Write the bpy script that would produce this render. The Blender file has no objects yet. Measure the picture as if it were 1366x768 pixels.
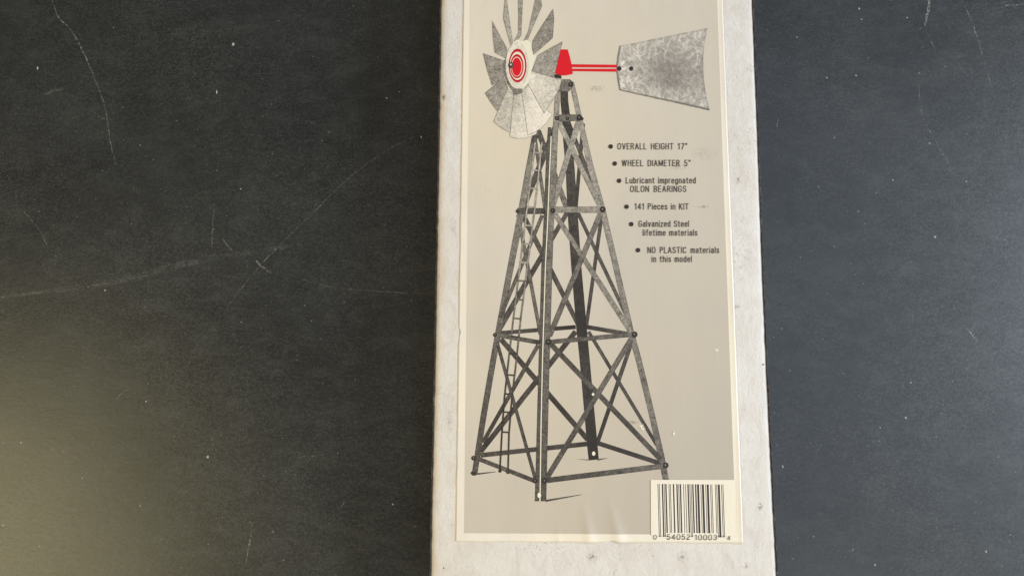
import bpy, bmesh, math, random
from mathutils import Vector
from mathutils.geometry import tessellate_polygon

random.seed(7)
S = bpy.context.scene
COL = S.collection

# ------------------------------------------------------------------ camera
F_PX, PW, PH = 1070.0, 1366.0, 768.0
PITCH = math.radians(8.4)
BOX_H = 0.024
DIST = 0.318
CAM = Vector((0.0, -DIST * math.sin(PITCH), BOX_H + DIST * math.cos(PITCH)))
cd = bpy.data.cameras.new('camera')
cd.sensor_width = 36.0
cd.lens = 36.0 * F_PX / PW
cd.clip_start = 0.01
cd.clip_end = 50
cam = bpy.data.objects.new('camera', cd)
cam.location = CAM
cam.rotation_euler = (PITCH, 0, 0)
COL.objects.link(cam)
S.camera = cam

# ------------------------------------------------------------------ light
S.view_settings.view_transform = 'Standard'
S.view_settings.look = 'None'
S.view_settings.exposure = 0.10
S.view_settings.gamma = 1.0
w = bpy.data.worlds.new('World')
S.world = w
w.use_nodes = True
bg = w.node_tree.nodes['Background']
bg.inputs[0].default_value = (0.98, 0.94, 0.84, 1)
bg.inputs[1].default_value = 0.235


def area(name, az, elev, dist, sx, sy, power, col, target=(0, 0, 0)):
    ld = bpy.data.lights.new(name, 'AREA')
    ld.shape = 'RECTANGLE'
    ld.size, ld.size_y = sx, sy
    ld.energy = power
    ld.color = col
    o = bpy.data.objects.new(name, ld)
    a, e = math.radians(az), math.radians(elev)
    d = Vector((math.cos(a) * math.cos(e), math.sin(a) * math.cos(e), math.sin(e)))
    t = Vector(target)
    o.location = t + d * dist
    o.rotation_euler = (-d).to_track_quat('-Z', 'Y').to_euler()
    COL.objects.link(o)
    return o


area('window_light', 2, 30, 1.15, 0.75, 0.36, 12.6, (0.76, 0.88, 1.0))
area('ceiling_bounce', 2, 63, 1.3, 1.3, 0.50, 3.4, (0.68, 0.82, 1.0))
area('room_light_far', -62, 52, 1.3, 0.8, 0.5, 2.2, (1.0, 0.90, 0.72))
area('room_light', 200, 54, 0.60, 0.40, 0.32, 2.5, (1.0, 0.87, 0.46), (-0.22, -0.11, 0))


# ------------------------------------------------------------------ helpers
def plane_pt(px, py, z):
    """meeting point of the sight line of a picture point with the level plane z"""
    x = (px - PW / 2) / F_PX
    y = -(py - PH / 2) / F_PX
    d = Vector((x, y * math.cos(PITCH) + math.sin(PITCH), y * math.sin(PITCH) - math.cos(PITCH)))
    t = (z - CAM.z) / d.z
    return CAM + d * t


PAPER = 0.00022
ZL = BOX_H + PAPER


def new_obj(name, verts, faces, mat, parent=None, tones=None, smooth=False):
    me = bpy.data.meshes.new(name)
    me.from_pydata([tuple(v) for v in verts], [], faces)
    if tones is not None:
        at = me.attributes.new('tone', 'FLOAT', 'POINT')
        at.data.foreach_set('value', tones)
    if smooth:
        for p in me.polygons:
            p.use_smooth = True
    me.materials.append(mat)
    me.update()
    o = bpy.data.objects.new(name, me)
    COL.objects.link(o)
    if parent:
        o.parent = parent
    return o


def tag(o, label=None, cat=None, group=None, kind=None):
    if label: o['label'] = label
    if cat: o['category'] = cat
    if group: o['group'] = group
    if kind: o['kind'] = kind
    return o


class NT:
    def __init__(self, name):
        self.m = bpy.data.materials.new(name)
        self.m.use_nodes = True
        self.t = self.m.node_tree
        self.b = self.t.nodes['Principled BSDF']

    def n(self, typ, **kw):
        nd = self.t.nodes.new(typ)
        for k, v in kw.items():
            if k in nd.inputs.keys() if isinstance(k, str) else False:
                nd.inputs[k].default_value = v
            else:
                setattr(nd, k, v)
        return nd

    def l(self, a, b):
        self.t.links.new(a, b)

    def coords(self, scale=(1, 1, 1)):
        tc = self.n('ShaderNodeTexCoord')
        mp = self.n('ShaderNodeMapping')
        mp.inputs['Scale'].default_value = scale
        self.l(tc.outputs['Object'], mp.inputs['Vector'])
        return mp.outputs['Vector']

    def noise(self, vec, scale, detail=2.0, rough=0.5, dist=0.0):
        nd = self.n('ShaderNodeTexNoise')
        nd.inputs['Scale'].default_value = scale
        nd.inputs['Detail'].default_value = detail
        nd.inputs['Roughness'].default_value = rough
        nd.inputs['Distortion'].default_value = dist
        self.l(vec, nd.inputs['Vector'])
        return nd.outputs['Fac']

    def ramp(self, fac, stops, interp='LINEAR'):
        r = self.n('ShaderNodeValToRGB')
        r.color_ramp.interpolation = interp
        el = r.color_ramp.elements
        while len(el) < len(stops):
            el.new(0.5)
        for e, (p, c) in zip(el, stops):
            e.position = p
            e.color = (c, c, c, 1) if isinstance(c, (int, float)) else tuple(c) + (1,)
        self.l(fac, r.inputs['Fac'])
        return r.outputs['Color']

    def math(self, op, a, b=None, c=None, clamp=False):
        m = self.n('ShaderNodeMath')
        m.operation = op
        m.use_clamp = clamp
        for i, v in enumerate((a, b, c)):
            if v is None: continue
            if isinstance(v, (int, float)):
                m.inputs[i].default_value = v
            else:
                self.l(v, m.inputs[i])
        return m.outputs[0]

    def mix(self, fac, a, b, mode='MIX'):
        m = self.n('ShaderNodeMix')
        m.data_type = 'RGBA'
        m.blend_type = mode
        m.clamp_factor = True
        for sock, v in ((m.inputs[0], fac), (m.inputs[6], a), (m.inputs[7], b)):
            if isinstance(v, (int, float)):
                sock.default_value = v
            elif isinstance(v, tuple):
                sock.default_value = v + (1,)
            else:
                self.l(v, sock)
        return m.outputs[2]

    def bump(self, h, strength, dist):
        b = self.n('ShaderNodeBump')
        b.inputs['Strength'].default_value = strength
        b.inputs['Distance'].default_value = dist
        self.l(h, b.inputs['Height'])
        self.l(b.outputs['Normal'], self.b.inputs['Normal'])
        return b


# ------------------------------------------------------------------ materials
def lin(r, g, b):
    f = lambda c: ((c / 255 + 0.055) / 1.055) ** 2.4 if c > 10 else c / 255 / 12.92
    return (f(r), f(g), f(b))


def mat_table():
    k = NT('matt black painted table')
    v = k.coords()
    vs = k.coords((1.0, 1.7, 1.0))
    big = k.noise(vs, 13, 6, 0.68, 0.5)
    mid = k.noise(vs, 75, 7, 0.78, 0.5)
    fine = k.noise(v, 1500, 2, 0.6)
    base = k.mix(k.ramp(big, [(0.3, 0.0), (0.7, 1.0)]), (0.0078, 0.0082, 0.0092), (0.0205, 0.0211, 0.0220))
    dusty = k.ramp(mid, [(0.47, 0.0), (0.68, 1.0)])
    base = k.mix(k.math('MULTIPLY', dusty, 0.22), base, (0.075, 0.077, 0.075))
    fine2 = k.noise(k.coords((1.0, 1.4, 1.0)), 620, 3, 0.7, 0.8)
    grain = k.ramp(k.math('MULTIPLY_ADD', fine, 0.5, k.math('MULTIPLY', fine2, 0.5)), [(0.46, 0.0), (0.66, 1.0)])
    wide = k.ramp(k.noise(v, 16, 3, 0.6), [(0.35, 0.35), (0.65, 1.0)])
    base = k.mix(k.math('MULTIPLY', k.math('MULTIPLY', grain, wide), 0.42), base, (0.10, 0.10, 0.098))
    # settled dust: sparse pale dots of uneven size
    vo = k.n('ShaderNodeTexVoronoi')
    vo.inputs['Scale'].default_value = 420
    k.l(v, vo.inputs['Vector'])
    sep = k.n('ShaderNodeSeparateColor')
    k.l(vo.outputs['Color'], sep.inputs[0])
    thr = k.math('MULTIPLY', k.math('POWER', sep.outputs[0], 9.0), 0.17)
    dot = k.math('LESS_THAN', vo.outputs['Distance'], thr)
    patch = k.ramp(k.noise(v, 26, 3, 0.6), [(0.40, 0.15), (0.65, 1.0)])
    base = k.mix(k.math('MULTIPLY', k.math('MULTIPLY', dot, patch), 0.55), base, (0.22, 0.22, 0.20))
    k.l(base, k.b.inputs['Base Color'])
    rgh = k.math('MULTIPLY_ADD', mid, 0.12, 0.26)
    k.l(k.math('MULTIPLY_ADD', grain, 0.12, rgh), k.b.inputs['Roughness'])
    k.b.inputs['Specular IOR Level'].default_value = 0.5
    k.bump(k.math('MULTIPLY_ADD', fine2, 0.6, mid), 0.22, 0.0003)
    return k.m


def mat_scratch():
    k = NT('dusty scratch')
    v = k.coords()
    k.b.inputs['Base Color'].default_value = (0.34, 0.33, 0.29, 1)
    k.b.inputs['Roughness'].default_value = 0.8
    at = k.n('ShaderNodeAttribute', attribute_name='tone')
    n1 = k.ramp(k.noise(v, 900, 3, 0.7), [(0.40, 0.0), (0.64, 1.0)])
    n2 = k.ramp(k.noise(v, 160, 2, 0.6), [(0.36, 0.15), (0.60, 1.0)])
    a = k.math('MULTIPLY', k.math('MULTIPLY', n1, n2), at.outputs['Fac'], clamp=True)
    k.l(a, k.b.inputs['Alpha'])
    return k.m


def mat_speck():
    k = NT('pale lint')
    k.b.inputs['Base Color'].default_value = (0.36, 0.355, 0.32, 1)
    k.b.inputs['Roughness'].default_value = 0.9
    return k.m


def mat_card():
    k = NT('worn white cardboard')
    v = k.coords()
    vy = k.coords((1.6, 0.75, 1.0))
    fib = k.noise(vy, 560, 5, 0.70, 1.3)
    mid = k.noise(vy, 120, 4, 0.65, 0.8)
    big = k.noise(v, 17, 3, 0.6)
    col = k.mix(k.ramp(big, [(0.32, 0.0), (0.68, 1.0)]), lin(214, 204, 195), lin(221, 213, 207))
    col = k.mix(k.ramp(mid, [(0.42, 0.0), (0.74, 0.6)]), col, lin(200, 186, 176))
    col = k.mix(k.ramp(fib, [(0.52, 0.0), (0.74, 0.55)]), col, lin(233, 227, 222))
    dk = k.ramp(fib, [(0.22, 1.0), (0.40, 0.0)])
    col = k.mix(k.math('MULTIPLY', dk, 0.75), col, lin(150, 132, 122))
    # dirty scuffs in clusters
    cl = k.ramp(k.noise(v, 38, 2, 0.5), [(0.56, 0.0), (0.68, 1.0)])
    sc = k.ramp(k.noise(v, 1100, 3, 0.75, 1.0), [(0.56, 0.0), (0.66, 1.0)])
    col = k.mix(k.math('MULTIPLY', k.math('MULTIPLY', cl, sc), 0.55), col, lin(120, 104, 96))
    # tan worn band beside the left corner
    tc = k.n('ShaderNodeAttribute', attribute_name='tone')
    wob = k.math('MULTIPLY_ADD', k.noise(k.coords((1, 0.35, 1)), 130, 4, 0.7), 0.9, -0.45)
    band = k.ramp(k.math('ADD', tc.outputs['Fac'], wob), [(0.35, 0.0), (0.65, 1.0)])
    col = k.mix(k.math('MULTIPLY', band, 0.42), col, lin(204, 180, 152))
    k.l(col, k.b.inputs['Base Color'])
    k.b.inputs['Roughness'].default_value = 0.62
    k.b.inputs['Specular IOR Level'].default_value = 0.35
    h = k.math('MULTIPLY_ADD', mid, 1.2, fib)
    k.bump(h, 0.8, 0.00022)
    return k.m


def mat_paper(name, c, gloss=0.30, speck=0.5, ink=False):
    k = NT(name)
    v = k.coords()
    vy = k.coords((1.3, 0.35, 1.0))
    a = k.noise(vy, 60, 4, 0.6)
    b = k.noise(v, 14, 3, 0.55)
    g = k.noise(v, 2600, 2, 0.6)
    dark = tuple(x * y for x, y in zip(c, (0.86, 0.87, 0.85)))
    warm = tuple(x * y for x, y in zip(c, (1.05, 1.02, 0.90)))
    col = k.mix(k.ramp(a, [(0.35, 0.0), (0.70, 0.6)]), c, dark)
    col = k.mix(k.ramp(b, [(0.42, 0.0), (0.70, 0.7)]), col, warm)
    col = k.mix(k.ramp(g, [(0.30, 0.10), (0.62, 0.0)]), col, (0.12, 0.10, 0.08))
    cl = k.ramp(k.noise(v, 45, 2, 0.5), [(0.58, 0.0), (0.70, 1.0)])
    sc = k.ramp(k.noise(v, 900, 3, 0.8, 1.5), [(0.60, 0.0), (0.68, 1.0)])
    col = k.mix(k.math('MULTIPLY', k.math('MULTIPLY', cl, sc), 0.35 * speck), col, (0.20, 0.17, 0.13))
    if ink:     # the backdrop colour goes greyer and darker towards its right side and foot
        at = k.n('ShaderNodeAttribute', attribute_name='tone')
        col = k.mix(at.outputs['Fac'], col, (0.38, 0.32, 0.265))
    k.l(col, k.b.inputs['Base Color'])
    k.b.inputs['Roughness'].default_value = gloss
    k.b.inputs['Specular IOR Level'].default_value = 0.42
    k.bump(k.math('MULTIPLY_ADD', g, 0.15, a), 0.45, 0.0003)
    return k.m


def mat_print():
    """black ink over the paper, its density from the 'tone' of each piece plus the mottle of galvanised steel"""
    k = NT('printed galvanised steel')
    v = k.coords()
    at = k.n('ShaderNodeAttribute', attribute_name='tone')
    t = at.outputs['Fac']
    n1 = k.noise(v, 1500, 3, 0.75, 1.2)
    n2 = k.noise(v, 420, 3, 0.6, 0.6)
    n1 = k.ramp(n1, [(0.30, 0.0), (0.70, 1.0)])
    m = k.math('ADD', k.math('MULTIPLY_ADD', n1, 1.8, -0.9), k.math('MULTIPLY_ADD', n2, 2.0, -1.0))
    amp = k.math('MULTIPLY_ADD', k.math('MULTIPLY', t, k.math('SUBTRACT', 1.13, t)), 0.72, 0.025)
    tt = k.math('ADD', t, k.math('MULTIPLY', m, amp), clamp=True)
    tt = k.math('POWER', tt, 1.55)
    col = k.mix(tt, lin(44, 36, 32), lin(243, 229, 212))
    k.l(col, k.b.inputs['Base Color'])
    k.b.inputs['Roughness'].default_value = 0.42
    k.b.inputs['Specular IOR Level'].default_value = 0.4
    return k.m


def mat_vane():
    k = NT('printed spangled steel')
    v = k.coords()
    at = k.n('ShaderNodeAttribute', attribute_name='tone')
    n1 = k.noise(v, 800, 4, 0.8, 4.0)
    n2 = k.noise(v, 190, 3, 0.6, 1.0)
    # frost-like needles lying in three directions
    nd = None
    for ang, sc in ((0.6, 520), (-0.7, 600), (1.5, 560)):
        m1 = k.n('ShaderNodeMapping')
        m1.inputs['Rotation'].default_value = (0, 0, ang)
        m1.vector_type = 'TEXTURE'
        m1.inputs['Scale'].default_value = (2.4, 0.85, 1.0)
        k.l(v, m1.inputs['Vector'])
        q = k.ramp(k.noise(m1.outputs['Vector'], sc, 2, 0.6, 0.4), [(0.53, 0.0), (0.66, 1.0)])
        nd = q if nd is None else k.math('MAXIMUM', nd, q)
    lite = k.math('MAXIMUM', k.ramp(n1, [(0.52, 0.0), (0.62, 0.8)]), nd)
    dark = k.ramp(n1, [(0.36, 1.0), (0.47, 0.0)])
    t = k.math('ADD', at.outputs['Fac'], k.math('MULTIPLY_ADD', n2, 0.30, -0.15))
    edge = k.math('MULTIPLY_ADD', at.outputs['Fac'], 2.0, -0.46, clamp=True)
    t = k.math('ADD', t, k.math('MULTIPLY', lite, edge))
    t = k.math('SUBTRACT', t, k.math('MULTIPLY', dark, k.math('MULTIPLY_ADD', edge, 0.40, 0.17)), clamp=True)
    col = k.mix(t, lin(58, 50, 45), lin(240, 227, 213))
    k.l(col, k.b.inputs['Base Color'])
    k.b.inputs['Roughness'].default_value = 0.42
    return k.m


def mat_plain(name, c, rough=0.45, mott=0.15):
    k = NT(name)
    v = k.coords()
    g = k.noise(v, 1800, 2, 0.6)
    dark = tuple(x * 0.72 for x in c)
    k.l(k.mix(k.ramp(g, [(0.35, 0.0), (0.75, 4 * mott)]), c, dark), k.b.inputs['Base Color'])
    k.b.inputs['Roughness'].default_value = rough
    k.b.inputs['Specular IOR Level'].default_value = 0.4
    return k.m


def mat_scuff(name, c):
    k = NT(name)
    v = k.coords()
    at = k.n('ShaderNodeAttribute', attribute_name='tone')
    n = k.ramp(k.noise(v, 1000, 4, 0.7, 0.6), [(0.46, 0.0), (0.60, 1.0)])
    k.b.inputs['Base Color'].default_value = tuple(c) + (1,)
    k.b.inputs['Roughness'].default_value = 0.8
    k.l(k.math('MULTIPLY', n, at.outputs['Fac'], clamp=True), k.b.inputs['Alpha'])
    return k.m


M_TABLE, M_SCR, M_SPECK, M_CARD = mat_table(), mat_scratch(), mat_speck(), mat_card()
M_PAPER = mat_paper('cream label paper', lin(238, 226, 213), speck=0.3)
M_GREY = mat_paper('printed grey ground', lin(224, 210, 195), speck=1.0, ink=True)
M_STEEL, M_VANE = mat_print(), mat_vane()
M_INK = mat_plain('black printing ink', lin(52, 42, 40))
M_RED = mat_plain('red printing ink', (0.70, 0.006, 0.016), mott=0.05)
M_DRED = mat_plain('deep red printing ink', (0.50, 0.006, 0.018), mott=0.05)
M_CREAM = mat_plain('bare printed paper', lin(232, 222, 200), mott=0.03)
M_WHITE = mat_plain('bright printed paper', lin(246, 240, 226), mott=0.02)
M_TORN = mat_scuff('torn paper fibre', lin(240, 228, 200))
M_DIRT = mat_scuff('brown grime', lin(96, 80, 66))

# ------------------------------------------------------------------ setting
tb = bmesh.new()
bmesh.ops.create_cube(tb, size=1.0)
for vv in tb.verts:
    vv.co = Vector((vv.co.x * 1.5, vv.co.y * 1.1, (vv.co.z - 0.5) * 0.03))
bmesh.ops.bevel(tb, geom=tb.edges[:], offset=0.003, segments=2, affect='EDGES')
me = bpy.data.meshes.new('table_top')
tb.to_mesh(me)
tb.free()
me.materials.append(M_TABLE)
table = bpy.data.objects.new('table_top', me)
COL.objects.link(table)
tag(table, 'scratched dusty black table surface under the cardboard box', kind='structure')


def strip(name, pts, widths, mat, parent, z, tones=None, plane=0.0, edge=None, inner=None):
    """a flat ribbon along picture points; edge < 1 darkens its two borders"""
    n = len(pts)
    if isinstance(widths, (int, float)): widths = [widths] * n
    V, T, Fc = [], [], []
    cols = 4 if edge is not None else 2
    for i, (x, y) in enumerate(pts):
        a = pts[max(i - 1, 0)]
        b = pts[min(i + 1, n - 1)]
        dx, dy = b[0] - a[0], b[1] - a[1]
        L = math.hypot(dx, dy) or 1
        nx, ny = -dy / L, dx / L
        wd = widths[i] / 2
        t = tones[i] if isinstance(tones, (list, tuple)) else (tones if tones is not None else 1.0)
        offs = (-1, 1) if cols == 2 else (-1, -1 + min(0.35, 0.8 / max(wd, .1)), 1 - min(0.35, 0.8 / max(wd, .1)), 1)
        for j, o in enumerate(offs):
            p = plane_pt(x + nx * wd * o, y + ny * wd * o, plane)
            p.z = z
            V.append(p)
            T.append(t * (edge if cols == 4 and j in (0, 3) else 1.0))
    for i in range(n - 1):
        for j in range(cols - 1):
            a = i * cols + j
            Fc.append((a, a + cols, a + cols + 1, a + 1))
    return new_obj(name, V, Fc, mat, parent, T)


# scratches worn into the table: (points, width px, strength)
SCR = [
    ([(69, -2), (78, 23), (96, 42), (115, 78), (130, 115), (141, 146), (146, 182), (155, 221)], 1.8, 0.7),
    ([(552, 182), (500, 211), (448, 253), (412, 290), (375, 325), (340, 362), (312, 398), (272, 452)], 2.0, 0.33),
    ([(-5, 397), (83, 386), (172, 372), (219, 359), (271, 346), (330, 337), (390, 328)], 10.0, 0.15),
    ([(-5, 397), (83, 387), (172, 373), (219, 360)], 1.6, 0.25),
    ([(342, 348), (352, 357), (363, 364)], 3.2, 0.8),
    ([(401, 371), (443, 383), (520, 389), (572, 392)], 2.4, 0.26),
    ([(296, 317), (302, 325), (309, 334)], 2.2, 0.7),
    ([(120, 145), (130, 154), (138, 158), (150, 160)], 1.4, 0.5),
    ([(328, 754), (332, 727), (338, 696)], 1.6, 0.8),
    ([(396, 610), (413, 608), (431, 606)], 1.8, 0.5),
    ([(456, 676), (459, 668)], 1.6, 0.7),
    ([(1240, -3), (1238, 15), (1233.5, 34)], 3.6, 1.4),
    ([(1235, 42), (1243, 57), (1250, 76)], 1.5, 0.5),
    ([(1285, 3), (1296, 30), (1305, 55), (1316, 92), (1324, 121)], 1.7, 0.6),
    ([(1225, 112), (1227, 138), (1232, 160), (1250, 192), (1272, 228)], 1.7, 0.55),
    ([(1288, 437), (1298, 448), (1310, 463)], 2.2, 0.9),
    ([(1291, 440), (1299, 437), (1300, 431)], 1.2, 0.7),
    ([(1131, 734), (1135, 735), (1139, 731)], 1.8, 1.0),
    ([(1331, 12), (1345, 8), (1368, 5)], 1.6, 0.6),
    ([(1038, 159), (1036, 171)], 1.6, 0.6),
    ([(1120, 492), (1127, 500)], 1.4, 0.6),
    ([(1203, 404), (1214, 416), (1219, 426)], 1.6, 0.4),
    ([(60, 126), (72, 121), (86, 118)], 5.0, 0.35),
    ([(245, 270), (292, 258), (340, 262)], 14.0, 0.05),
    ([(286, 270), (284, 300), (283, 330)], 1.6, 0.4),
    ([(226, 40), (260, 50), (300, 46), (345, 36)], 18.0, 0.06),
    ([(150, 540), (162, 525), (176, 515)], 1.4, 0.45),
    ([(225, 630), (240, 622), (262, 620)], 4.0, 0.15),
    ([(1100, 60), (1150, 90), (1230, 100)], 18.0, 0.05),
    ([(1210, 280), (1235, 300), (1255, 325)], 3.0, 0.22),
    ([(1030, 250), (1050, 330), (1062, 420)], 16.0, 0.05),
    ([(20, 272), (48, 300), (66, 334)], 1.6, 0.35),
    ([(1080, 640), (1090, 600), (1112, 572)], 1.5, 0.25),
]


def smooth_pts(pts, k=4):
    out = []
    for i in range(len(pts) - 1):
        p0 = pts[max(i - 1, 0)]; p1 = pts[i]; p2 = pts[i + 1]; p3 = pts[min(i + 2, len(pts) - 1)]
        for s in range(k):
            t = s / k
            out.append(tuple(0.5 * (2 * p1[c] + (p2[c] - p0[c]) * t + (2 * p0[c] - 5 * p1[c] + 4 * p2[c] - p3[c]) * t * t
                                    + (-p0[c] + 3 * p1[c] - 3 * p2[c] + p3[c]) * t ** 3) for c in (0, 1)))
    out.append(pts[-1])
    return out


for i, (pts, wd, st) in enumerate(SCR):
    sp = [(x + random.gauss(0, .35), y + random.gauss(0, .35)) for x, y in smooth_pts(pts, 7)]
    n = len(sp)
    ws = [wd * (0.35 + 0.65 * math.sin(math.pi * (j + 0.6) / (n + 0.2)) * random.uniform(0.75, 1.1)) for j in range(n)]
    strip('scratch', sp, ws, M_SCR, table, 0.00004 + i * 3e-6, tones=[st * 0.95] * n, plane=0.0)

# loose lint and dust grains
V, Fc = [], []


def fleck(px, py, r, asp=1.0, ang=0.0):
    c = plane_pt(px, py, 0.0)
    k = r * 0.30 / F_PX
    base = len(V)
    m = random.randint(5, 7)
    for q in range(m):
        a = 2 * math.pi * q / m
        rr = k * random.uniform(0.7, 1.2)
        x, y = rr * math.cos(a), rr * math.sin(a) * asp
        V.append((c.x + x * math.cos(ang) - y * math.sin(ang), c.y + x * math.sin(ang) + y * math.cos(ang), 0.00003))
    V.append((c.x, c.y, 0.00003 + k * 0.7))
    for q in range(m):
        Fc.append((base + q, base + (q + 1) % m, base + m))


for (x, y, r, a, g) in [(311, 59, 2.6, 1.4, 0.2), (50, 91, 1.5, 1.9, 0.2), (289, 123, 1.3, 2.6, 0), (277, 609, 2.2, 1, 0),
                        (195, 535, 1.3, 1, 0), (4, 700, 2.0, .7, 0), (524, 672, 1.3, 1.4, 1), (140, 387, 1.7, .8, 0),
                        (516, 131, 1.3, 1, 0), (187, 194, 1.1, 1, 0), (321, 252, 1.4, 1, 0), (562, 183, 1.1, 2, .3),
                        (1315, 735, 2.0, 1, 0), (1208, 557, 1.7, 1, 0), (1146, 12, 1.6, 1.4, 0), (1149, 26, 1.4, 1, 0),
                        (1210, 24, 1.4, 1, 0), (1063, 50, 1.4, .8, 0), (1103, 104, 1.5, 1, 0), (1142, 101, 1.5, 1, 0),
                        (1240, 191, 1.7, .8, 0), (1191, 240, 1.4, 1, 0), (1247, 316, 2.2, .9, 0), (1174, 570, 1.3, 1, 0),
                        (1113, 184, 1.2, 1, 0), (1145, 282, 1.1, 1, 0), (1331, 609, 1.5, .7, .5), (1167, 753, 1.5, 1, 0),
                        (1289, 242, 1.4, 1, 0), (28, 590, 1.2, 1, 0), (110, 637, 1.1, 1, 0), (187, 674, 1.1, 1, 0),
                        (1085, 715, 1.1, 1, 0), (1044, 622, 1.2, 2, .3), (1215, 510, 1.4, 1, 0)]:
    fleck(x, y, r, a, g)
for i in range(230):
    x = random.uniform(-20, 570) if i < 130 else random.uniform(1030, 1386)
    fleck(x, random.uniform(-20, 790), random.uniform(0.22, 0.55) if random.random() < .94 else 0.8,
          random.choice((1, 1, 1.6)), random.uniform(0, 3))
dust = new_obj('dust_specks', V, Fc, M_SPECK)
tag(dust, 'tiny pale lint and dust grains scattered over the black table', 'dust', kind='stuff')

# ------------------------------------------------------------------ the box
box = bpy.data.objects.new('cardboard_box', None)
box.empty_display_size = 0.05
COL.objects.link(box)
tag(box, 'worn off-white cardboard kit box with a printed windmill label, lying on the black table', 'box')

R_ED = [(-130, 998.6), (0, 1003.9), (120, 1008.6), (170, 1010.6), (370, 1017.6), (400, 1018.9), (520, 1024.2), (620, 1028.8),
        (768, 1036.5), (800, 1038)]
L_ED = [(-130, 590.0), (0, 587.8), (100, 586.4), (250, 583.9), (400, 581.0), (500, 579.4), (640, 575.9), (768, 573.8), (800, 573.2)]


def interp(tab, y):
    if y <= tab[0][0]: return tab[0][1]
    for (y0, x0), (y1, x1) in zip(tab, tab[1:]):
        if y <= y1:
            return x0 + (x1 - x0) * (y - y0) / (y1 - y0)
    return tab[-1][1]


RAD = 0.0022
rows, ys = [], []
y = -120.0
while y <= 800:
    ys.append(y)
    y += 8
TOPN = 40
V, T, Fc = [], [], []
# cross-section: (kind, value) from the foot of the left side over the top to the foot of the right side
prof = [('L', 1, 0.0), ('L', 1, -0.012), ('L', 1, -0.024)]
for q in range(7):
    prof.append(('LA', q / 6 * 90, 0))
for q in range(1, TOPN):
    prof.append(('T', q / TOPN, 0))
for q in range(7):
    prof.append(('RA', q / 6 * 90, 0))
prof += [('R', 1, -0.024), ('R', 1, -0.012), ('R', 1, 0.0)]
nr = len(prof)
rnd = random.Random(3)
wl = [rnd.gauss(0, 0.00005) for _ in ys]
wr = [rnd.gauss(0, 0.00005) for _ in ys]
for iy, py in enumerate(ys):
    pl = plane_pt(interp(L_ED, py), py, BOX_H - RAD * 0.6)
    pr = plane_pt(interp(R_ED, py), py, BOX_H - RAD * 0.6)
    xl, xr, yy = pl.x + wl[iy], pr.x + wr[iy], plane_pt(683, py, BOX_H).y
    for (kd, val, zz) in prof:
        tone = 0.0
        if kd == 'L':
            x, z = xl, -zz
            if zz == 0.0: z = 0.0002
        elif kd == 'R':
            x, z = xr, -zz
            if zz == 0.0: z = 0.0002
        elif kd == 'LA':
            a = math.radians(val)
            x = xl + RAD * (1 - math.cos(a)); z = BOX_H - RAD + RAD * math.sin(a)
            tone = 0.55 if val > 45 else 0.0
        elif kd == 'RA':
            a = math.radians(90 - val)
            x = xr - RAD * (1 - math.cos(a)); z = BOX_H - RAD + RAD * math.sin(a)
        else:
            x = xl + RAD + (xr - xl - 2 * RAD) * val
            z = BOX_H
            tone = 0.75 if val < 0.012 else 0.0
        V.append((x, yy, z)); T.append(tone)
for i in range(len(ys) - 1):
    for j in range(nr - 1):
        a = i * nr + j
        Fc.append((a, a + 1, a + nr + 1, a + nr))
# the two end walls
e0 = list(range(nr))
e1 = [(len(ys) - 1) * nr + j for j in range(nr)]
Fc.append(tuple(e0[::-1])); Fc.append(tuple(e1))
Fc.append((0, nr, ) + tuple() + (nr + nr - 1, nr - 1)) if False else None
body = new_obj('box_body', V, Fc, M_CARD, box, T, smooth=True)
for p in body.data.polygons:
    if len(p.vertices) > 4: p.use_smooth = False
bmx = bmesh.new(); bmx.from_mesh(body.data)
bmesh.ops.recalc_face_normals(bmx, faces=bmx.faces)
bmx.to_mesh(body.data); bmx.free()

# ------------------------------------------------------------------ label sheet
def lab_L(py): return 618.2 - 0.01415 * py
def lab_R(py): return 963.8 + 0.0380 * py
LAB_T, LAB_B = -62.0, 722.5


def bottom(px): return 721.6 + (px - 608) * 0.0088


def relief(px, py):
    """height of the glued sheet above its flat lie: creases near the foot, a lifted right edge"""
    h = 0.0
    for (x0, y0, x1, y1, wd, hh) in ((827, 723, 812, 662, 9.0, 0.00062), (787, 723, 778, 664, 8.5, 0.00055),
                                     (745, 723, 744, 700, 5.0, 0.00022), (956, 470, 951, 505, 2.5, 0.00003)):
        t = (py - y0) / (y1 - y0)
        if -0.1 < t < 1.0:
            cx = x0 + (x1 - x0) * t
            k = wd * (1.0 - 0.55 * max(t, 0))
            d = (px - cx) / k
            h += hh * (1 - max(t, 0)) ** 1.4 * math.exp(-d * d)
    dr = lab_R(py) - px
    wob = 0.75 + 0.25 * math.sin(py * 0.021) + 0.12 * math.sin(py * 0.067)
    if dr < 7: h += 0.00030 * wob * (1 - max(dr, 0) / 7) ** 1.5
    return h


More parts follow.
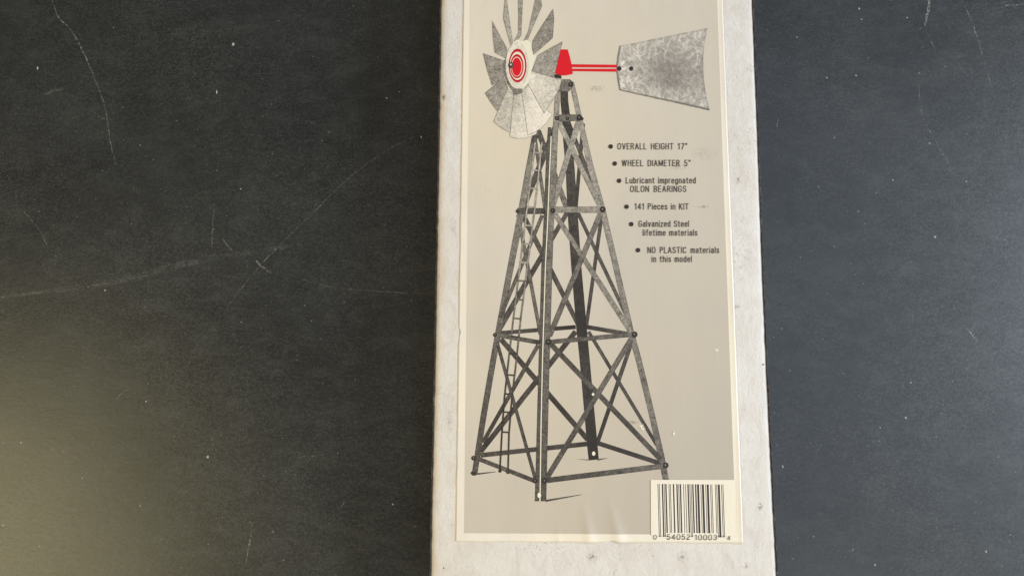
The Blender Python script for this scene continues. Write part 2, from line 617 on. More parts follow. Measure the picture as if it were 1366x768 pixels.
NOTCH_L = [(443, 2.4, 5), (452, 1.2, 3), (330, .5, 6), (200, .6, 9), (560, .7, 8), (620, .5, 5)]
NOTCH_B = [(815, 2.2, 7), (742, 0.8, 5), (905, .6, 8)]
NX, NY = 200, 240
V, Fc, fidx = [], [], {}
for j in range(NY + 1):
    for i in range(NX + 1):
        u = i / NX
        py = LAB_T + (LAB_B - LAB_T) * (j / NY)
        xl, xr = lab_L(py), lab_R(py)
        if i == 0:
            for (cy, dp, hw) in NOTCH_L: xl += dp * math.exp(-((py - cy) / hw) ** 2)
            xl += 0.25 * math.sin(py * 0.11) * math.sin(py * .037)
        px = xl + (xr - xl) * u
        if j == NY:
            py = bottom(px) + 0.3 * math.sin(px * .09)
            for (cx, dp, hw) in NOTCH_B: py -= dp * math.exp(-((px - cx) / hw) ** 2)
        p = plane_pt(px, py, ZL)
        p.z = ZL + relief(px, py)
        V.append(p)
for j in range(NY):
    for i in range(NX):
        a = j * (NX + 1) + i
        Fc.append((a, a + NX + 1, a + NX + 2, a + 1))
# paper edge down to the cardboard
ring = [j * (NX + 1) for j in range(NY + 1)] + [NY * (NX + 1) + i for i in range(1, NX + 1)] + \
       [j * (NX + 1) + NX for j in range(NY - 1, -1, -1)] + [i for i in range(NX - 1, 0, -1)]
low = {}
for r in ring:
    low[r] = len(V)
    q = V[r].copy(); q.z = BOX_H + 0.00002 + max(0, (V[r].z - ZL)) * 0.7
    V.append(q)
for a, b in zip(ring, ring[1:] + ring[:1]):
    Fc.append((a, low[a], low[b], b))
label = new_obj('printed_label', V, Fc, M_PAPER, box, smooth=False)
for p in label.data.polygons[:NX * NY]: p.use_smooth = True
label['label'] = 'cream bordered paper label with a grey picture of a windmill tower'

# ------------------------------------------------------------------ print on the label
Z = [ZL + 0.00001]


def nz(step=1.3e-6):
    Z[0] += step
    return Z[0]


# grey ground of the picture, leaving out the bar code corner
def in_L(py): return 626.7 - 0.0110 * py
def in_R(py): return 956.7 + 0.0353 * py
def ground():
    z0 = nz()
    GN = 170
    xs = [i / GN for i in range(GN + 1)]
    yy = [-52 + (639 + 52) * j / 180 for j in range(180)] + [639.3 + (710.6 - 639.3) * j / 44 for j in range(45)]
    cut = (868 - in_L(675)) / (in_R(675) - in_L(675))
    ci = min(range(GN + 1), key=lambda q: abs(xs[q] - cut))
    V, Fc, T = [], [], []
    for y in yy:
        for i, u in enumerate(xs):
            xr = in_R(y)
            px = in_L(y) + (xr - in_L(y)) * u
            if i == ci and y > 638: px = 868.0
            py = y + (0.006 * (px - 620) if y > 700 else 0) * (y - 700) / 10 if y > 700 else y
            p = plane_pt(px, py, ZL)
            rl = relief(px, py)
            p.z = z0 + rl * 1.02 + min(rl, 0.000018)
            V.append(p)
            T.append(max(0.0, min(1.0, 0.40 * u + 0.42 * (max(y, 0) / 711) ** 1.2 - 0.03)))
    for j in range(len(yy) - 1):
        for i in range(GN):
            if yy[j] > 639 and i >= ci: continue
            a = j * (GN + 1) + i
            Fc.append((a, a + GN + 1, a + GN + 2, a + 1))
    o = new_obj('picture_ground', V, Fc, M_GREY, label, T, smooth=True)
    return o
ground()


def bar(name, pts, wd, tone, edge=0.45, mat=None):
    if len(pts) == 2:
        (x0, y0), (x1, y1) = pts
        k = max(2, int(math.hypot(x1 - x0, y1 - y0) / 14))
        pts = [(x0 + (x1 - x0) * i / k, y0 + (y1 - y0) * i / k) for i in range(k + 1)]
        if isinstance(tone, tuple): tone = [tone[0] + (tone[1] - tone[0]) * i / k for i in range(k + 1)]
        if isinstance(wd, tuple): wd = [wd[0] + (wd[1] - wd[0]) * i / k for i in range(k + 1)]
    elif isinstance(tone, tuple):
        k = len(pts) - 1
        tone = [tone[0] + (tone[1] - tone[0]) * i / k for i in range(k + 1)]
    if not isinstance(tone, list): tone = [tone] * len(pts)
    tone = [max(0, t + random.uniform(-.035, .035)) for t in tone]
    return strip(name, pts, wd, mat or M_STEEL, label, nz(), tones=tone, plane=ZL, edge=edge)


def poly(name, pts, tone=0.5, edge=None, mat=None, inset=0.8):
    """flat printed shape; with edge its outline prints darker"""
    z = nz()
    n = len(pts)
    tn = tone if isinstance(tone, list) else [tone] * n
    area2 = sum(pts[i][0] * pts[(i + 1) % n][1] - pts[(i + 1) % n][0] * pts[i][1] for i in range(n))
    sg = 1 if area2 > 0 else -1
    V, T, Fc = [], [], []

    def add(x, y, t):
        p = plane_pt(x, y, ZL); p.z = z
        V.append(p); T.append(t)
    if edge is None:
        for (x, y), t in zip(pts, tn): add(x, y, t)
        src = pts; off = 0
    else:
        inn = []
        for i in range(n):
            a, b, c = pts[i - 1], pts[i], pts[(i + 1) % n]
            d1 = Vector((b[0] - a[0], b[1] - a[1])).normalized()
            d2 = Vector((c[0] - b[0], c[1] - b[1])).normalized()
            n1 = Vector((-d1.y, d1.x)) * sg; n2 = Vector((-d2.y, d2.x)) * sg
            m = (n1 + n2)
            m = m / max(m.length_squared, 0.5) * 2
            inn.append((b[0] + m.x * inset, b[1] + m.y * inset))
        for (x, y), t in zip(pts, tn): add(x, y, t * edge)
        for (x, y), t in zip(inn, tn): add(x, y, t)
        for i in range(n):
            j = (i + 1) % n
            Fc.append((i, j, n + j, n + i))
        src = inn; off = n
    for tri in tessellate_polygon([[Vector((x, y, 0)) for x, y in src]]):
        Fc.append(tuple(off + q for q in tri))
    return new_obj(name, V, Fc, mat or M_STEEL, label, T)


def ell(name, cx, cy, rx, ry, tone=0.5, mat=None, n=28, edge=None):
    return poly(name, [(cx + rx * math.cos(2 * math.pi * i / n), cy + ry * math.sin(2 * math.pi * i / n)) for i in range(n)],
                tone, edge, mat)


def bolt(x, y, r, glint=True):
    b = ell('printed_bolt', x, y, r, r * 1.03, mat=M_INK, n=14)
    if glint and r > 2.2:
        poly('bolt_glint', [(x - r * .3, y - r * .25), (x + r * .1, y - r * .35), (x + r * .1, y + r * .0), (x - r * .2, y + r * .1)], 0.5)
    return b


# foot shadows printed in the picture
poly('printed_foot_shadow', [(728, 666), (728, 669), (776, 659.6), (775, 659)], 0.16)
poly('printed_foot_shadow', [(636, 630.5), (636, 633.2), (662, 629.2), (661, 628.4)], 0.22)
poly('printed_foot_shadow', [(768, 611.6), (785, 612.4), (785, 613.8), (776, 612.8)], 0.25)
poly('printed_foot_shadow', [(797, 611.5), (812, 610.3), (797, 614.3)], 0.25)

DK, MD, LT = 0.10, 0.22, 0.40
# far side of the tower first
br = 'printed_cross_brace'
gt = 'printed_girt'
bar(br, [(745, 160), (697, 279)], 8, (0.16, 0.2))
bar(br, [(718, 175), (757, 280)], 7.5, (0.18, 0.34))
bar(br, [(757, 160), (799, 268)], 5.5, (0.12, 0.24))
bar(br, [(778, 165), (768, 279)], 5, (0.16, 0.14))
bar(br, [(697, 286), (772, 434)], (7.5, 6), (0.2, 0.12))
bar(br, [(757, 283), (665, 440)], (6, 8), (0.18, 0.16))
bar(br, [(771, 284), (838, 426)], 5, (0.16, 0.2))
bar(br, [(803, 285), (782, 436)], 5, (0.2, 0.1))
bar(br, [(668, 452), (784, 586)], 7, (0.15, 0.06))
bar(br, [(768, 442), (641, 602)], 7, (0.14, 0.10))
bar(br, [(785, 442), (876, 593)], 4.8, (0.16, 0.10))
bar(br, [(842, 458), (797, 590)], 5.5, (0.18, 0.06))
bar(gt, [(668, 444), (768, 436)], 5.5, (0.16, 0.07))
bar(gt, [(783, 436), (842, 446)], 5.8, (0.08, 0.2))
bar(gt, [(641, 606.8), (785, 591.5)], 6.4, (0.18, 0.08))
bar(gt, [(797, 590.5), (882, 618)], 6.2, (0.05, 0.14))
lg = 'printed_tower_leg'
bar(lg, [(752.5, 116), (752.8, 135), (755, 155), (757.5, 190), (760.5, 224), (763.5, 279), (768.5, 352), (776, 440), (780, 480), (785, 536), (790, 592), (792, 613)],
    [10, 10.5, 11, 12, 12, 13.3, 13.5, 14, 13.5, 13.6, 14, 13.4], [0.11, 0.11, 0.12, 0.12, 0.11, 0.13, 0.12, 0.05, 0.11, 0.05, 0.015, 0.02], 0.5)
ell('printed_bolt_hole', 792, 604.5, 2.3, 2.9, mat=M_CREAM, n=12)
# left and right legs
bar(lg, [(734, 108), (725, 140), (713, 185), (706, 224), (695, 285), (682, 352), (669, 420), (658, 480), (645, 555), (633, 632)],
    [7, 7, 8, 9, 9, 8.6, 8, 8, 8, 7.5], [.16, .16, .28, .36, .37, .34, .29, .25, .18, .20], 0.4)
bar(lg, [(762.5, 110), (773, 157), (788, 224), (804, 281), (820.7, 352), (842, 444), (852, 480), (869, 550), (882, 608), (889, 643)],
    [6.5, 7, 8.5, 8, 7.8, 8, 8, 8, 8.5, 8], [.50, .50, .48, .46, .42, .37, .34, .32, .28, .28], 0.42)
# ladder side braces
bar(br, [(713, 180), (727, 278)], 4.8, (0.26, 0.30))
bar(br, [(691, 286), (721, 446)], 5, (0.36, 0.22))
bar(br, [(723.5, 287), (667, 424)], 5, (0.28, 0.2))
bar(br, [(663, 456), (714, 638)], 4.6, (0.2, 0.15))
bar(br, [(718, 460), (644, 590)], 5.4, (0.2, 0.12))
bar(gt, [(690, 281.6), (727, 281.6)], 8, (0.22, 0.16))
bar(gt, [(662, 446.5), (719, 456.5)], 6, (0.30, 0.14))
bar(gt, [(638, 611.5), (714, 641.3)], 5.8, (0.20, 0.14))
# front face
bar(br, [(744, 160), (801, 276)], 7, (0.52, 0.47))
bar(br, [(772.5, 160), (737, 276)], 7.6, (0.52, 0.45))
bar(gt, [(738, 279.8), (803, 279.8)], 8.4, (0.42, 0.48))
bar(br, [(740, 285), (842, 443)], (6.5, 7), (0.41, 0.38))
bar(br, [(801, 285), (733, 448)], 7.2, (0.34, 0.22))
bar(br, [(735, 459), (881, 612)], 6.8, (0.20, 0.14))
bar(br, [(842, 452), (729, 638)], 7, (0.26, 0.16))
bar(gt, [(733, 456), (844, 446)], 6.2, (0.22, 0.26))
bar(gt, [(730, 640.2), (886, 621)], 7.2, (0.14, 0.26))
bar(gt, [(742, 157.8), (774, 157.2)], 9, (0.30, 0.30))
# near leg: two faces of the angle with the bright arris between
def near(name, left, right, tone, edge):
    pts = left + right[::-1]
    n = len(left)
    ts = [tone[0] + (tone[1] - tone[0]) * i / (n - 1) for i in range(n)]
    return poly(name, pts, ts + ts[::-1], edge, inset=0.9)
YR = [160, 190, 224, 300, 352, 480, 560, 668]
A = [(731.0, 170), (729.6, 190), (728, 224), (724.9, 300), (722.3, 352), (718.6, 480), (716.4, 560), (713.4, 668)]
Bm = [(735.5, 170), (734.2, 190), (732.6, 224), (729.6, 300), (727.0, 352), (723.0, 480), (721.4, 560), (719.8, 668)]
Cc = [(738.2, 160), (735.6, 190), (734.0, 224), (731.2, 300), (728.4, 352), (724.4, 480), (722.4, 560), (720.8, 668)]
D = [(745.6, 160), (743.8, 190), (742.6, 224), (738.8, 300), (737.0, 352), (733.2, 480), (731.2, 560), (728.6, 668)]
near(lg, A, Bm, (0.22, 0.18), 0.45)
near(lg, [(740.6, 120)] + Cc, [(747.2, 120)] + D, (0.50, 0.17), 0.5)
bar('printed_leg_highlight', [(735.2, 182)] + [((a[0] + b[0]) / 2, a[1]) for a, b in zip(Bm[1:], Cc[1:])], 1.35, 1.0, None, mat=M_CREAM)
ell('printed_bolt_hole', 719.4, 660, 2.5, 3.6, mat=M_CREAM, n=14)
ell('printed_bolt_hole', 790.8, 525.7, 1.4, 1.5, mat=M_WHITE, n=10)
# top cap and swivel
poly('printed_tower_cap', [(748, 107.5), (751, 106), (760, 106.2), (764.5, 109.5), (765, 115), (758.5, 122.8), (746.5, 122.8)], 0.34, 0.3)
poly('printed_swivel', [(739.5, 99.5), (748.3, 99), (749.3, 105.5), (740, 104)], 0.07, 0.6)
for b in [(761.3, 113, 3.5), (743.2, 158, 3.1), (756.8, 158.2, 2.6), (772.8, 157.3, 3.9), (776.3, 158.6, 2.2), (690.3, 281.8, 2.5),
          (724.9, 282, 2.8), (737.3, 281, 3.5), (804, 279.5, 4.1), (660.4, 446.6, 2.7), (718, 456, 2.9), (731.5, 456.2, 4.2),
          (846.5, 446, 4.0), (631.6, 610.6, 3.0), (713.9, 641, 3.3), (726.5, 641, 3.8), (888, 620.2, 3.9)]:
    bolt(*b)
poly('printed_leg_foot', [(628.6, 628.5), (635, 629.5), (635.5, 633.5), (631, 634), (628, 631.5)], 0.08)
# ladder
LR = [(714, 190), (712, 204), (710, 224), (703, 279), (694, 352), (685, 424), (678.5, 480), (673, 530), (669.5, 578), (666.7, 630)]
RR = [(723, 190), (721.3, 204), (719.5, 224), (713.3, 279), (704, 352), (694.8, 424), (689, 480), (683, 530), (679, 578), (677.6, 631)]
tl = [.62, .62, .6, .56, .46, .34, .2, .12, .09, .08]
for R in (LR, RR):
    bar('printed_ladder_rail', R, 2.2, tl, 0.42)


def on(R, y):
    for (x0, y0), (x1, y1) in zip(R, R[1:]):
        if y <= y1: return x0 + (x1 - x0) * (y - y0) / (y1 - y0)
    return R[-1][0]


for y in [204, 227.4, 251.6, 276.4, 301, 325.4, 350, 374.6, 399.6, 424.8, 449, 472, 500, 525.3, 549.5, 576]:
    t = 0.55 if y < 360 else (0.28 if y < 440 else 0.09)
    bar('printed_ladder_rung', [(on(LR, y) - .6, y - .4), (on(RR, y) + .6, y + .5)], 2.1, t, 0.55)
bolt(667, 627.5, 2.2); bolt(677.6, 629, 2.6)

# fan blades
bl = 'printed_fan_blade'
poly(bl, [(644.3, 71.4), (673, 81.5), (676, 92), (675, 100), (666, 107.5), (656.5, 114.6), (649.5, 93)], 0.44, 0.7)
poly(bl, [(656.5, 28), (666, 46), (676.8, 66), (674.8, 78.5), (660, 70.5), (657.5, 50)], 0.47, 0.75)
poly(bl, [(675.3, -6), (679, 22), (684, 56), (681.5, 62), (676, 43), (671.3, 25), (672.5, 10), (674, -6)], 0.56, 0.7)
poly(bl, [(690.9, -8), (697.8, -8), (696.6, 20), (695.2, 48), (688, 58), (684.5, 57.5), (691.3, 44.5), (691.6, 20)], 0.5, 0.75)
poly(bl, [(716, -10), (720.5, -8), (723.2, 8.5), (713, 32), (704, 53.5), (698.2, 56), (704.5, 43), (711, 14)], 0.48, 0.7)
poly(bl, [(737.8, 12.4), (739.2, 26), (737.5, 51), (724, 63), (711, 74), (709.4, 64), (711, 54), (724, 33)], 0.43, 0.65)
poly(bl, [(750.6, 55.8), (744.5, 80), (739, 103.5), (724, 99.5), (709.6, 95), (714, 84), (717.5, 74.2), (733, 65)], 0.5, 0.6)
poly(bl, [(672, 102), (678, 119), (671, 134), (664, 149.2), (655, 137.5), (647, 124.6), (660, 113.5)], [.44, .5, .5, .5, .48, .48, .44], 0.55)
poly(bl, [(676.6, 119.4), (685.8, 127), (683, 151), (680.4, 177.3), (669, 171.5), (658.4, 162.6), (667, 142)], 0.70, 0.45)
poly(bl, [(685, 126.5), (696, 124), (700, 151), (704.2, 180.6), (716.5, 175), (715.5, 179.2), (707, 183), (699, 184.8), (689, 185), (680, 183.4), (682.5, 155)],
     [.6, .75, .84, .86, .9, .9, .88, .86, .84, .82, .8], 0.42)
poly(bl, [(696, 124.5), (704.6, 112.5), (715, 132), (725.8, 151.4), (728.5, 146), (736.9, 153.2), (729, 164.5), (720.5, 172.6), (712, 177.5), (703.9, 180.4), (700, 152)],
     [.7, .85, .93, .93, .93, .93, .93, .93, .93, .9, .88], 0.42)
poly(bl, [(702, 96), (711, 95.3), (724, 99.4), (739, 103.8), (749.8, 107.2), (746, 119), (739, 131.6), (732, 142.5), (725.7, 151.9), (715, 132), (704.4, 112.5)],
     [.9, .7, .68, .66, .70, .76, .78, .76, .74, .80, .9], 0.42)
# hub
poly('printed_hub_shade', [(671, 84), (673, 100), (677, 112), (683, 121), (686, 127.5), (696, 125), (697, 119), (690, 119), (680, 108), (676, 92), (675, 78)], 0.36, 0.85)
poly('printed_hub_ring', [(684, 57), (690, 53.5), (697, 55.5), (703.5, 53.5), (708.5, 58), (709.5, 66), (711.5, 74), (716, 73.5), (712.5, 83), (709, 95), (707, 104), (704, 112.5), (696, 118.5), (688, 118)], mat=M_CREAM)
ell('printed_hub_disc', 689.8, 87.6, 15.2, 31.2, 0.86, edge=0.82)
ell('printed_ring', 690.4, 88, 12.0, 22.5, mat=M_DRED)
ell('printed_ring', 690.2, 88.3, 10.1, 18.9, mat=M_CREAM)
ell('printed_ring', 689.6, 88.9, 8.9, 16.2, mat=M_DRED)
ell('printed_ring', 689.4, 89.4, 7.2, 13.2, mat=M_CREAM)
ell('printed_ring', 689.3, 89.6, 6.5, 12.3, mat=M_RED)
ell('printed_hub_bolt', 681.6, 87.6, 3.9, 4.2, 0.16, edge=0.3, n=14)
poly('bolt_glint', [(680, 86), (682.3, 85.2), (682.8, 87), (680.8, 88)], 0.75)
# red head and tail bars
poly('printed_gear_head', [(747.7, 66.5), (757.3, 66.5), (760, 76), (762.3, 86), (764, 99.2), (755.5, 101), (749.5, 101.2), (740.3, 98.4), (744, 84)], mat=M_RED)
poly('printed_tail_bar', [(761.5, 86.2), (823, 86.9), (823, 90.6), (761.5, 90.2)], mat=M_RED)
poly('printed_tail_bar', [(761.5, 92.2), (823, 92.4), (823, 96.2), (761.5, 95.4)], mat=M_RED)


# tail vane as a fine grid, paler towards its borders
def vane():
    z = nz()
    top = [(826.3, 62), (865, 54.4), (905, 46.0), (943.8, 38.2)]
    bot = [(826.7, 120.9), (866, 129.8), (906, 138.7), (946.4, 147.6)]
    NU, NV = 40, 26
    V, T, Fc = [], [], []
    for j in range(NV + 1):
        v = j / NV
        for i in range(NU + 1):
            u = i / NU
            lx = 826.4 + 0.3 * v - 4.3 * (1 - abs(2 * v - 1) ** 1.3)
            rx = 943.8 + 2.6 * v - 7.2 * math.sin(math.pi * min(1, v * 1.02)) ** 0.8
            ty = 62 - 23.8 * u
            by = 120.9 + 26.7 * u
            px = lx + (rx - lx) * u
            if i in (0, NU) or j in (0, NV):
                px += random.uniform(-.25, .25)
            py = ty + (by - ty) * v + (random.uniform(-.3, .3) if j in (0, NV) else 0)
            p = plane_pt(px, py, ZL); p.z = z
            V.append(p)
            dc = math.hypot((u - 0.62) / 0.62, (v - 0.55) / 0.62)
            t = 0.27 + 0.13 * max(0, min(1, (dc - 0.2) * 1.6)) + random.uniform(-.03, .03)
            t += 0.06 * max(0, 1 - u / 0.3)
            if j == NV or i == 0: t *= 0.25
            elif i == NU or j == 0: t *= 0.8
            T.append(t)
    for j in range(NV):
        for i in range(NU):
            a = j * (NU + 1) + i
            Fc.append((a, a + NU + 1, a + NU + 2, a + 1))
    return new_obj('printed_tail_vane', V, Fc, M_VANE, label, T)


vane()
bolt(826, 92, 3.1, False)
bolt(841.9, 92, 3.0, False)


# ------------------------------------------------------------------ lettering
def A(cx, cy, rx, ry, a0, a1, n=9):
    return [(cx + rx * math.cos(math.radians(a0 + (a1 - a0) * i / n)), cy + ry * math.sin(math.radians(a0 + (a1 - a0) * i / n)))
            for i in range(n + 1)]


XH = 0.70
BOWL = A(.15, .50, .15, .22, 180, 0) + A(.15, .22, .15, .22, 0, -180) + [(0, .50)]
ARCH = [(0, .48)] + A(.15, .50, .15, .22, 180, 0) + [(.3, 0)]
ROUND = A(.2, .76, .2, .24, 0, 180) + A(.2, .24, .2, .24, 180, 360) + [(.4, .76)]
GL = {   # condensed gothic letters as centre lines: (width, strokes)
    'O': (.40, [ROUND]), '0': (.38, [[(x * .95, y) for x, y in ROUND]]),
    'V': (.42, [[(0, 1), (.21, 0), (.42, 1)]]),
    'E': (.32, [[(.32, 1), (0, 1), (0, 0), (.32, 0)], [(0, .52), (.28, .52)]]),
    'R': (.38, [[(0, 0), (0, 1), (.18, 1)] + A(.18, .76, .19, .24, 90, -90) + [(0, .52)], [(.20, .52), (.38, 0)]]),
    'P': (.36, [[(0, 0), (0, 1), (.18, 1)] + A(.18, .75, .18, .25, 90, -90) + [(0, .50)]]),
    'B': (.37, [[(0, 0), (0, 1), (.17, 1)] + A(.17, .76, .17, .24, 90, -90) + [(0, .52)], [(.16, .52)] + A(.17, .26, .20, .26, 90, -90) + [(0, 0)]]),
    'A': (.42, [[(0, 0), (.21, 1), (.42, 0)], [(.08, .32), (.34, .32)]]),
    'L': (.31, [[(0, 1), (0, 0), (.31, 0)]]),
    'H': (.38, [[(0, 0), (0, 1)], [(.38, 0), (.38, 1)], [(0, .52), (.38, .52)]]),
    'I': (.0, [[(0, 0), (0, 1)]]),
    'G': (.40, [A(.2, .76, .2, .24, 15, 180) + A(.2, .24, .2, .24, 180, 350) + [(.4, .47), (.22, .47)]]),
    'C': (.38, [A(.2, .76, .19, .24, 10, 180) + A(.2, .24, .19, .24, 180, 350)]),
    'T': (.38, [[(0, 1), (.38, 1)], [(.19, 0), (.19, 1)]]),
    'W': (.62, [[(0, 1), (.15, 0), (.31, 1), (.47, 0), (.62, 1)]]),
    'D': (.38, [[(0, 0), (0, 1), (.15, 1)] + A(.15, .72, .23, .28, 90, 0) + A(.15, .28, .23, .28, 0, -90) + [(0, 0)]]),
    'M': (.50, [[(0, 0), (0, 1), (.25, .1), (.50, 1), (.50, 0)]]),
    'N': (.40, [[(0, 0), (0, 1), (.40, 0), (.40, 1)]]),
    'S': (.37, [A(.19, .76, .18, .24, 15, 250) + A(.19, .26, .19, .26, 70, -165)]),
    'K': (.40, [[(0, 0), (0, 1)], [(.38, 1), (0, .38)], [(.13, .58), (.40, 0)]]),
    '1': (.20, [[(0, .80), (.15, 1), (.15, 0)]]),
    '2': (.36, [A(.18, .75, .17, .25, 170, -35) + [(0, 0), (.36, 0)]]),
    '3': (.36, [A(.18, .76, .17, .24, 160, -80) + A(.18, .27, .19, .27, 80, -165)]),
    '4': (.40, [[(.30, 0), (.30, 1), (0, .27), (.40, .27)]]),
    '5': (.36, [[(.33, 1), (.05, 1), (.02, .54)] + A(.17, .31, .19, .31, 125, -155)]),
    '7': (.36, [[(0, 1), (.36, 1), (.12, 0)]]),
    '"': (.16, [[(.03, 1.02), (0, .80)], [(.19, 1.02), (.16, .80)]]),
    'u': (.30, [[(0, XH), (0, .22)] + A(.15, .22, .15, .22, 180, 360), [(.30, XH), (.30, 0)]]),
    'b': (.30, [[(0, 1), (0, 0)], BOWL]), 'p': (.30, [[(0, XH), (0, -.25)], BOWL]),
    'd': (.30, [[(.30, 1), (.30, 0)], BOWL]), 'o': (.30, [BOWL]),
    'g': (.30, [BOWL, [(.30, XH), (.30, -.06)] + A(.15, -.06, .15, .19, 0, -160)]),
    'r': (.17, [[(0, 0), (0, XH)], [(0, .48)] + A(.15, .50, .15, .22, 180, 85)]),
    'i': (.0, [[(0, 0), (0, XH)], [(0, .95), (0, .99)]]), 'l': (.0, [[(0, 0), (0, 1)]]),
    'c': (.28, [A(.15, .50, .15, .22, 15, 180) + A(.15, .22, .15, .22, 180, 345)]),
    'e': (.30, [[(0, .38), (.30, .38)] + A(.15, .50, .15, .22, 0, 180) + A(.15, .22, .15, .22, 180, 340)]),
    'a': (.29, [A(.15, .52, .13, .20, 160, 0) + [(.28, 0)], [(.28, .42), (.16, .42)] + A(.15, .21, .15, .21, 90, 300)]),
    'n': (.30, [[(0, 0), (0, XH)], ARCH]), 'h': (.30, [[(0, 0), (0, 1)], ARCH]),
    'm': (.50, [[(0, 0), (0, XH)], [(0, .5)] + A(.125, .52, .125, .20, 180, 0) + [(.25, 0)], [(.25, .5)] + A(.375, .52, .125, .20, 180, 0) + [(.50, 0)]]),
    't': (.20, [[(.08, .93), (.08, .12), (.13, .01), (.20, .01)], [(0, XH), (.20, XH)]]),
    'f': (.20, [[(.08, 0), (.08, .86), (.13, .99), (.21, .99)], [(0, XH), (.20, XH)]]),
    's': (.27, [A(.14, .54, .13, .18, 15, 250) + A(.14, .19, .14, .19, 70, -165)]),
    'z': (.28, [[(0, XH), (.28, XH), (0, 0), (.28, 0)]]), 'v': (.32, [[(0, XH), (.16, 0), (.32, XH)]]),
}


def lettering(name, text, x0, x1, ybase, cap, th=0.11, word=0.40, gap=0.25):
    cur, strokes = 0.0, []
    for ch in text:
        if ch == ' ':
            cur += word
            continue
        wd, ss = GL[ch]
        for st in ss:
            part = [st[0]]
            for i in range(1, len(st)):
                part.append(st[i])
                if i < len(st) - 1:
                    a, b, c = st[i - 1], st[i], st[i + 1]
                    d1, d2 = (b[0] - a[0], b[1] - a[1]), (c[0] - b[0], c[1] - b[1])
                    m1, m2 = math.hypot(*d1), math.hypot(*d2)
                    if m1 > 1e-6 and m2 > 1e-6 and (d1[0] * d2[0] + d1[1] * d2[1]) / (m1 * m2) < 0.45:
                        strokes.append([(cur + x, y) for x, y in part])
                        part = [b]
            strokes.append([(cur + x, y) for x, y in part])
        cur += wd + gap
    total = cur - gap
    hw = th / 2 * cap                       # half a stroke in picture units
    sx = (x1 - x0 - 2 * hw) / total
    V, Fc = [], []
    z = nz()
    for si, st in enumerate(strokes):
        z += 0.8e-7
        P2 = [(x0 + hw + x * sx, ybase - hw - y * (cap - 2 * hw)) for x, y in st]
        q = [P2[0]]
        for p in P2[1:]:
            if math.hypot(p[0] - q[-1][0], p[1] - q[-1][1]) > 0.02: q.append(p)
        P2 = q
        n = len(P2)
        closed = n > 4 and math.hypot(P2[0][0] - P2[-1][0], P2[0][1] - P2[-1][1]) < 0.05
        base = len(V)
        for i in range(n):
            a = P2[i - 1] if i else (P2[-2] if closed else None)
            b = P2[i + 1] if i < n - 1 else (P2[1] if closed else None)
            p = P2[i]
            d1 = Vector((p[0] - a[0], p[1] - a[1])).normalized() if a else None
            d2 = Vector((b[0] - p[0], b[1] - p[1])).normalized() if b else None
            ext = Vector((0, 0))
            if d1 is None: d1 = d2; ext = -d2 * hw
            if d2 is None: d2 = d1; ext = d1 * hw
            n1, n2 = Vector((-d1.y, d1.x)), Vector((-d2.y, d2.x))
            m = n1 + n2
            m = m * (2 / max(m.length_squared, 0.9))
            for sgn in (-1, 1):
                c = plane_pt(p[0] + ext.x + m.x * hw * sgn, p[1] + ext.y + m.y * hw * sgn, ZL)
                c.z = z
                V.append(c)
        for i in range(n - 1):
            a = base + 2 * i
            Fc.append((a, a + 2, a + 3, a + 1))
    Z[0] = z
    return new_obj(name, V, Fc, M_INK, label)


for (t, x0, x1, yb) in [('OVERALL HEIGHT 17"', 823.8, 916.4, 199.7), ('WHEEL DIAMETER 5"', 829.4, 920.9, 222.0),
                        ('Lubricant impregnated', 834.8, 928.0, 245.0), ('OILON BEARINGS', 840.7, 915.4, 256.4),
                        ('141 Pieces in KIT', 846.6, 918.4, 279.8), ('Galvanized Steel', 851.8, 919.0, 302.8),
                        ('lifetime materials', 857.4, 930.2, 314.6), ('NO PLASTIC materials', 863.7, 959.2, 337.8),
                        ('in this model', 869.2, 922.8, 349.7)]:
    lettering('printed_text_line', t, x0, x1, yb, 8.4, word=0.50 if t[1].isupper() else 0.40)
for (x, y) in [(814.6, 195.8), (820, 218.5), (825.8, 241.4), (835.7, 276), (842, 299.2), (851, 333.8)]:
    ell('printed_bullet', x, y, 3.0, 3.0, 0, mat=M_INK, n=16)

# bar code 0 54052 10003 4
poly('barcode_patch', [(868, 639.4), (968, 639.6), (980.3, 639.8), (981.2, 660), (981.9, 714.0), (868.3, 713.5)], mat=M_PAPER)
LC = ['0001101', '0011001', '0010011', '0111101', '0100011', '0110001', '0101111', '0111011', '0110111', '0001011']
bits = '101' + ''.join(LC[int(c)] for c in '054052') + '01010' + ''.join(''.join('10'[int(b)] for b in LC[int(c)]) for c in '100034') + '101'
zb = nz()
V, Fc = [], []
i = 0
while i < 95:
    if bits[i] == '1':
        j = i
        while j < 95 and bits[j] == '1': j += 1
        tall = i < 10 or 45 <= i < 50 or i >= 85
        yb = 715.2 if tall else 709.9
        for (px, py) in ((i, 0), (j, 0), (j, 1), (i, 1)):
            f = px / 95
            if py == 0:
                X, Y = 877.0 + (964.6 - 877.0) * f, 644.8 + 0.9 * f
            else:
                k = (yb - 645) / 70.0
                X = 877.0 + 1.9 * k + (964.6 + 2.3 * k - 877.0 - 1.9 * k) * f
                Y = yb + 0.8 * f
            p = plane_pt(X, Y, ZL); p.z = zb
            V.append(p)
        b0 = len(V) - 4
        Fc.append((b0, b0 + 3, b0 + 2, b0 + 1))
        i = j
    else:
        i += 1
new_obj('barcode_bars', V, Fc, M_INK, label)
lettering('barcode_digits', '0', 871.4, 875.8, 718.9, 6.4)
lettering('barcode_digits', '54052', 889.3, 920.2, 719.2, 7.6)
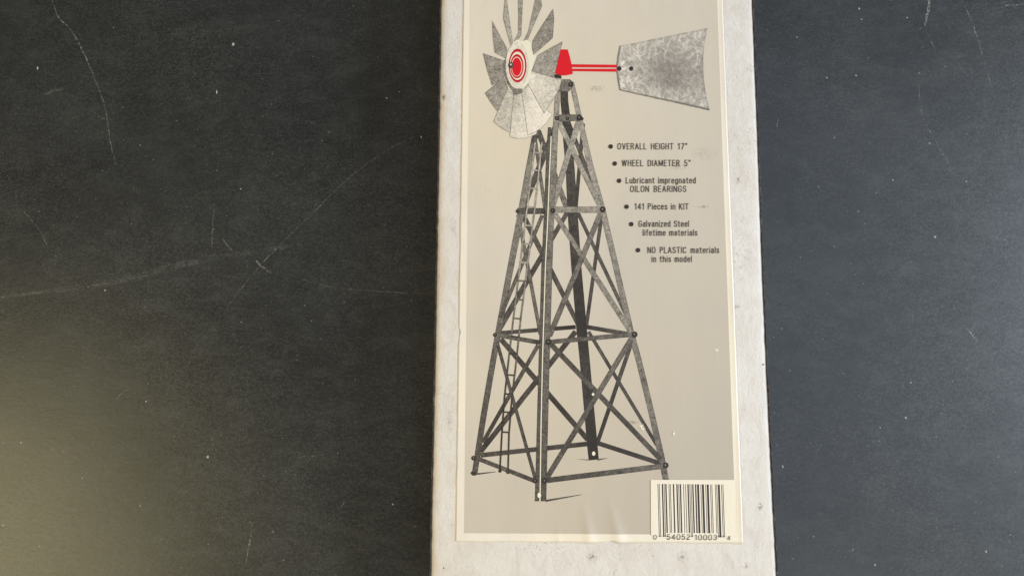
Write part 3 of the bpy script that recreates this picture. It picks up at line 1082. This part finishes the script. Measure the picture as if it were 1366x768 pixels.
lettering('barcode_digits', '10003', 926.6, 956.2, 719.8, 7.6)
lettering('barcode_digits', '4', 970.0, 974.2, 720.0, 6.0)


# ------------------------------------------------------------------ wear on label and box
def blot(name, cx, cy, rx, ry, strength, mat, parent, plane):
    z = nz() if plane == ZL else plane + 0.00003
    n = 18
    V = [plane_pt(cx, cy, plane)]
    T = [strength]
    for i in range(n):
        a = 2 * math.pi * i / n
        r = random.uniform(0.75, 1.2)
        V.append(plane_pt(cx + rx * r * math.cos(a), cy + ry * r * math.sin(a), plane)); T.append(0.0)
    for v in V: v.z = z
    Fc = [(0, 1 + i, 1 + (i + 1) % n) for i in range(n)]
    return new_obj(name, V, Fc, mat, parent, T)


blot('scuff', 853, 568, 7, 5, 2.2, M_TORN, label, ZL)
blot('scuff', 858, 571, 4, 3, 2.5, M_TORN, label, ZL)
blot('scuff', 797, 119, 14, 4.5, 0.6, M_DIRT, label, ZL)
blot('scuff', 802, 118, 5, 3, 1.2, M_TORN, label, ZL)
blot('scuff', 905, 222, 16, 6, 0.35, M_DIRT, label, ZL)
blot('scuff', 938, 276, 10, 3, 0.6, M_DIRT, label, ZL)
blot('scuff', 899, 578, 2.5, 4, 2.0, M_TORN, label, ZL)
blot('scuff', 940, 205, 22, 10, 0.15, M_DIRT, label, ZL)
blot('scuff', 843, 563, 12, 3, 0.5, M_DIRT, label, ZL)
for (x, y, rx, ry, s) in [(592, 131, 3.5, 7, 1.0), (592, 757, 1.3, 1.6, 3), (868, 733, 3, 2, 1.6), (871, 741, 2, 1.2, 2),
                          (1014, 676, 5, 9, 0.6), (910, 742, 12, 8, 0.5), (790, 742, 9, 8, 0.5), (1002, 92, 8, 8, 0.35),
                          (985, 240, 6, 9, 0.5), (983, 410, 6, 5, 0.5), (1018, 486, 3, 2, 1.3), (605, 300, 6, 14, 0.3),
                          (995, 755, 7, 6, 0.5), (600, 560, 6, 18, 0.3)]:
    blot('grime_mark', x, y, rx, ry, s, M_DIRT, body, BOX_H)
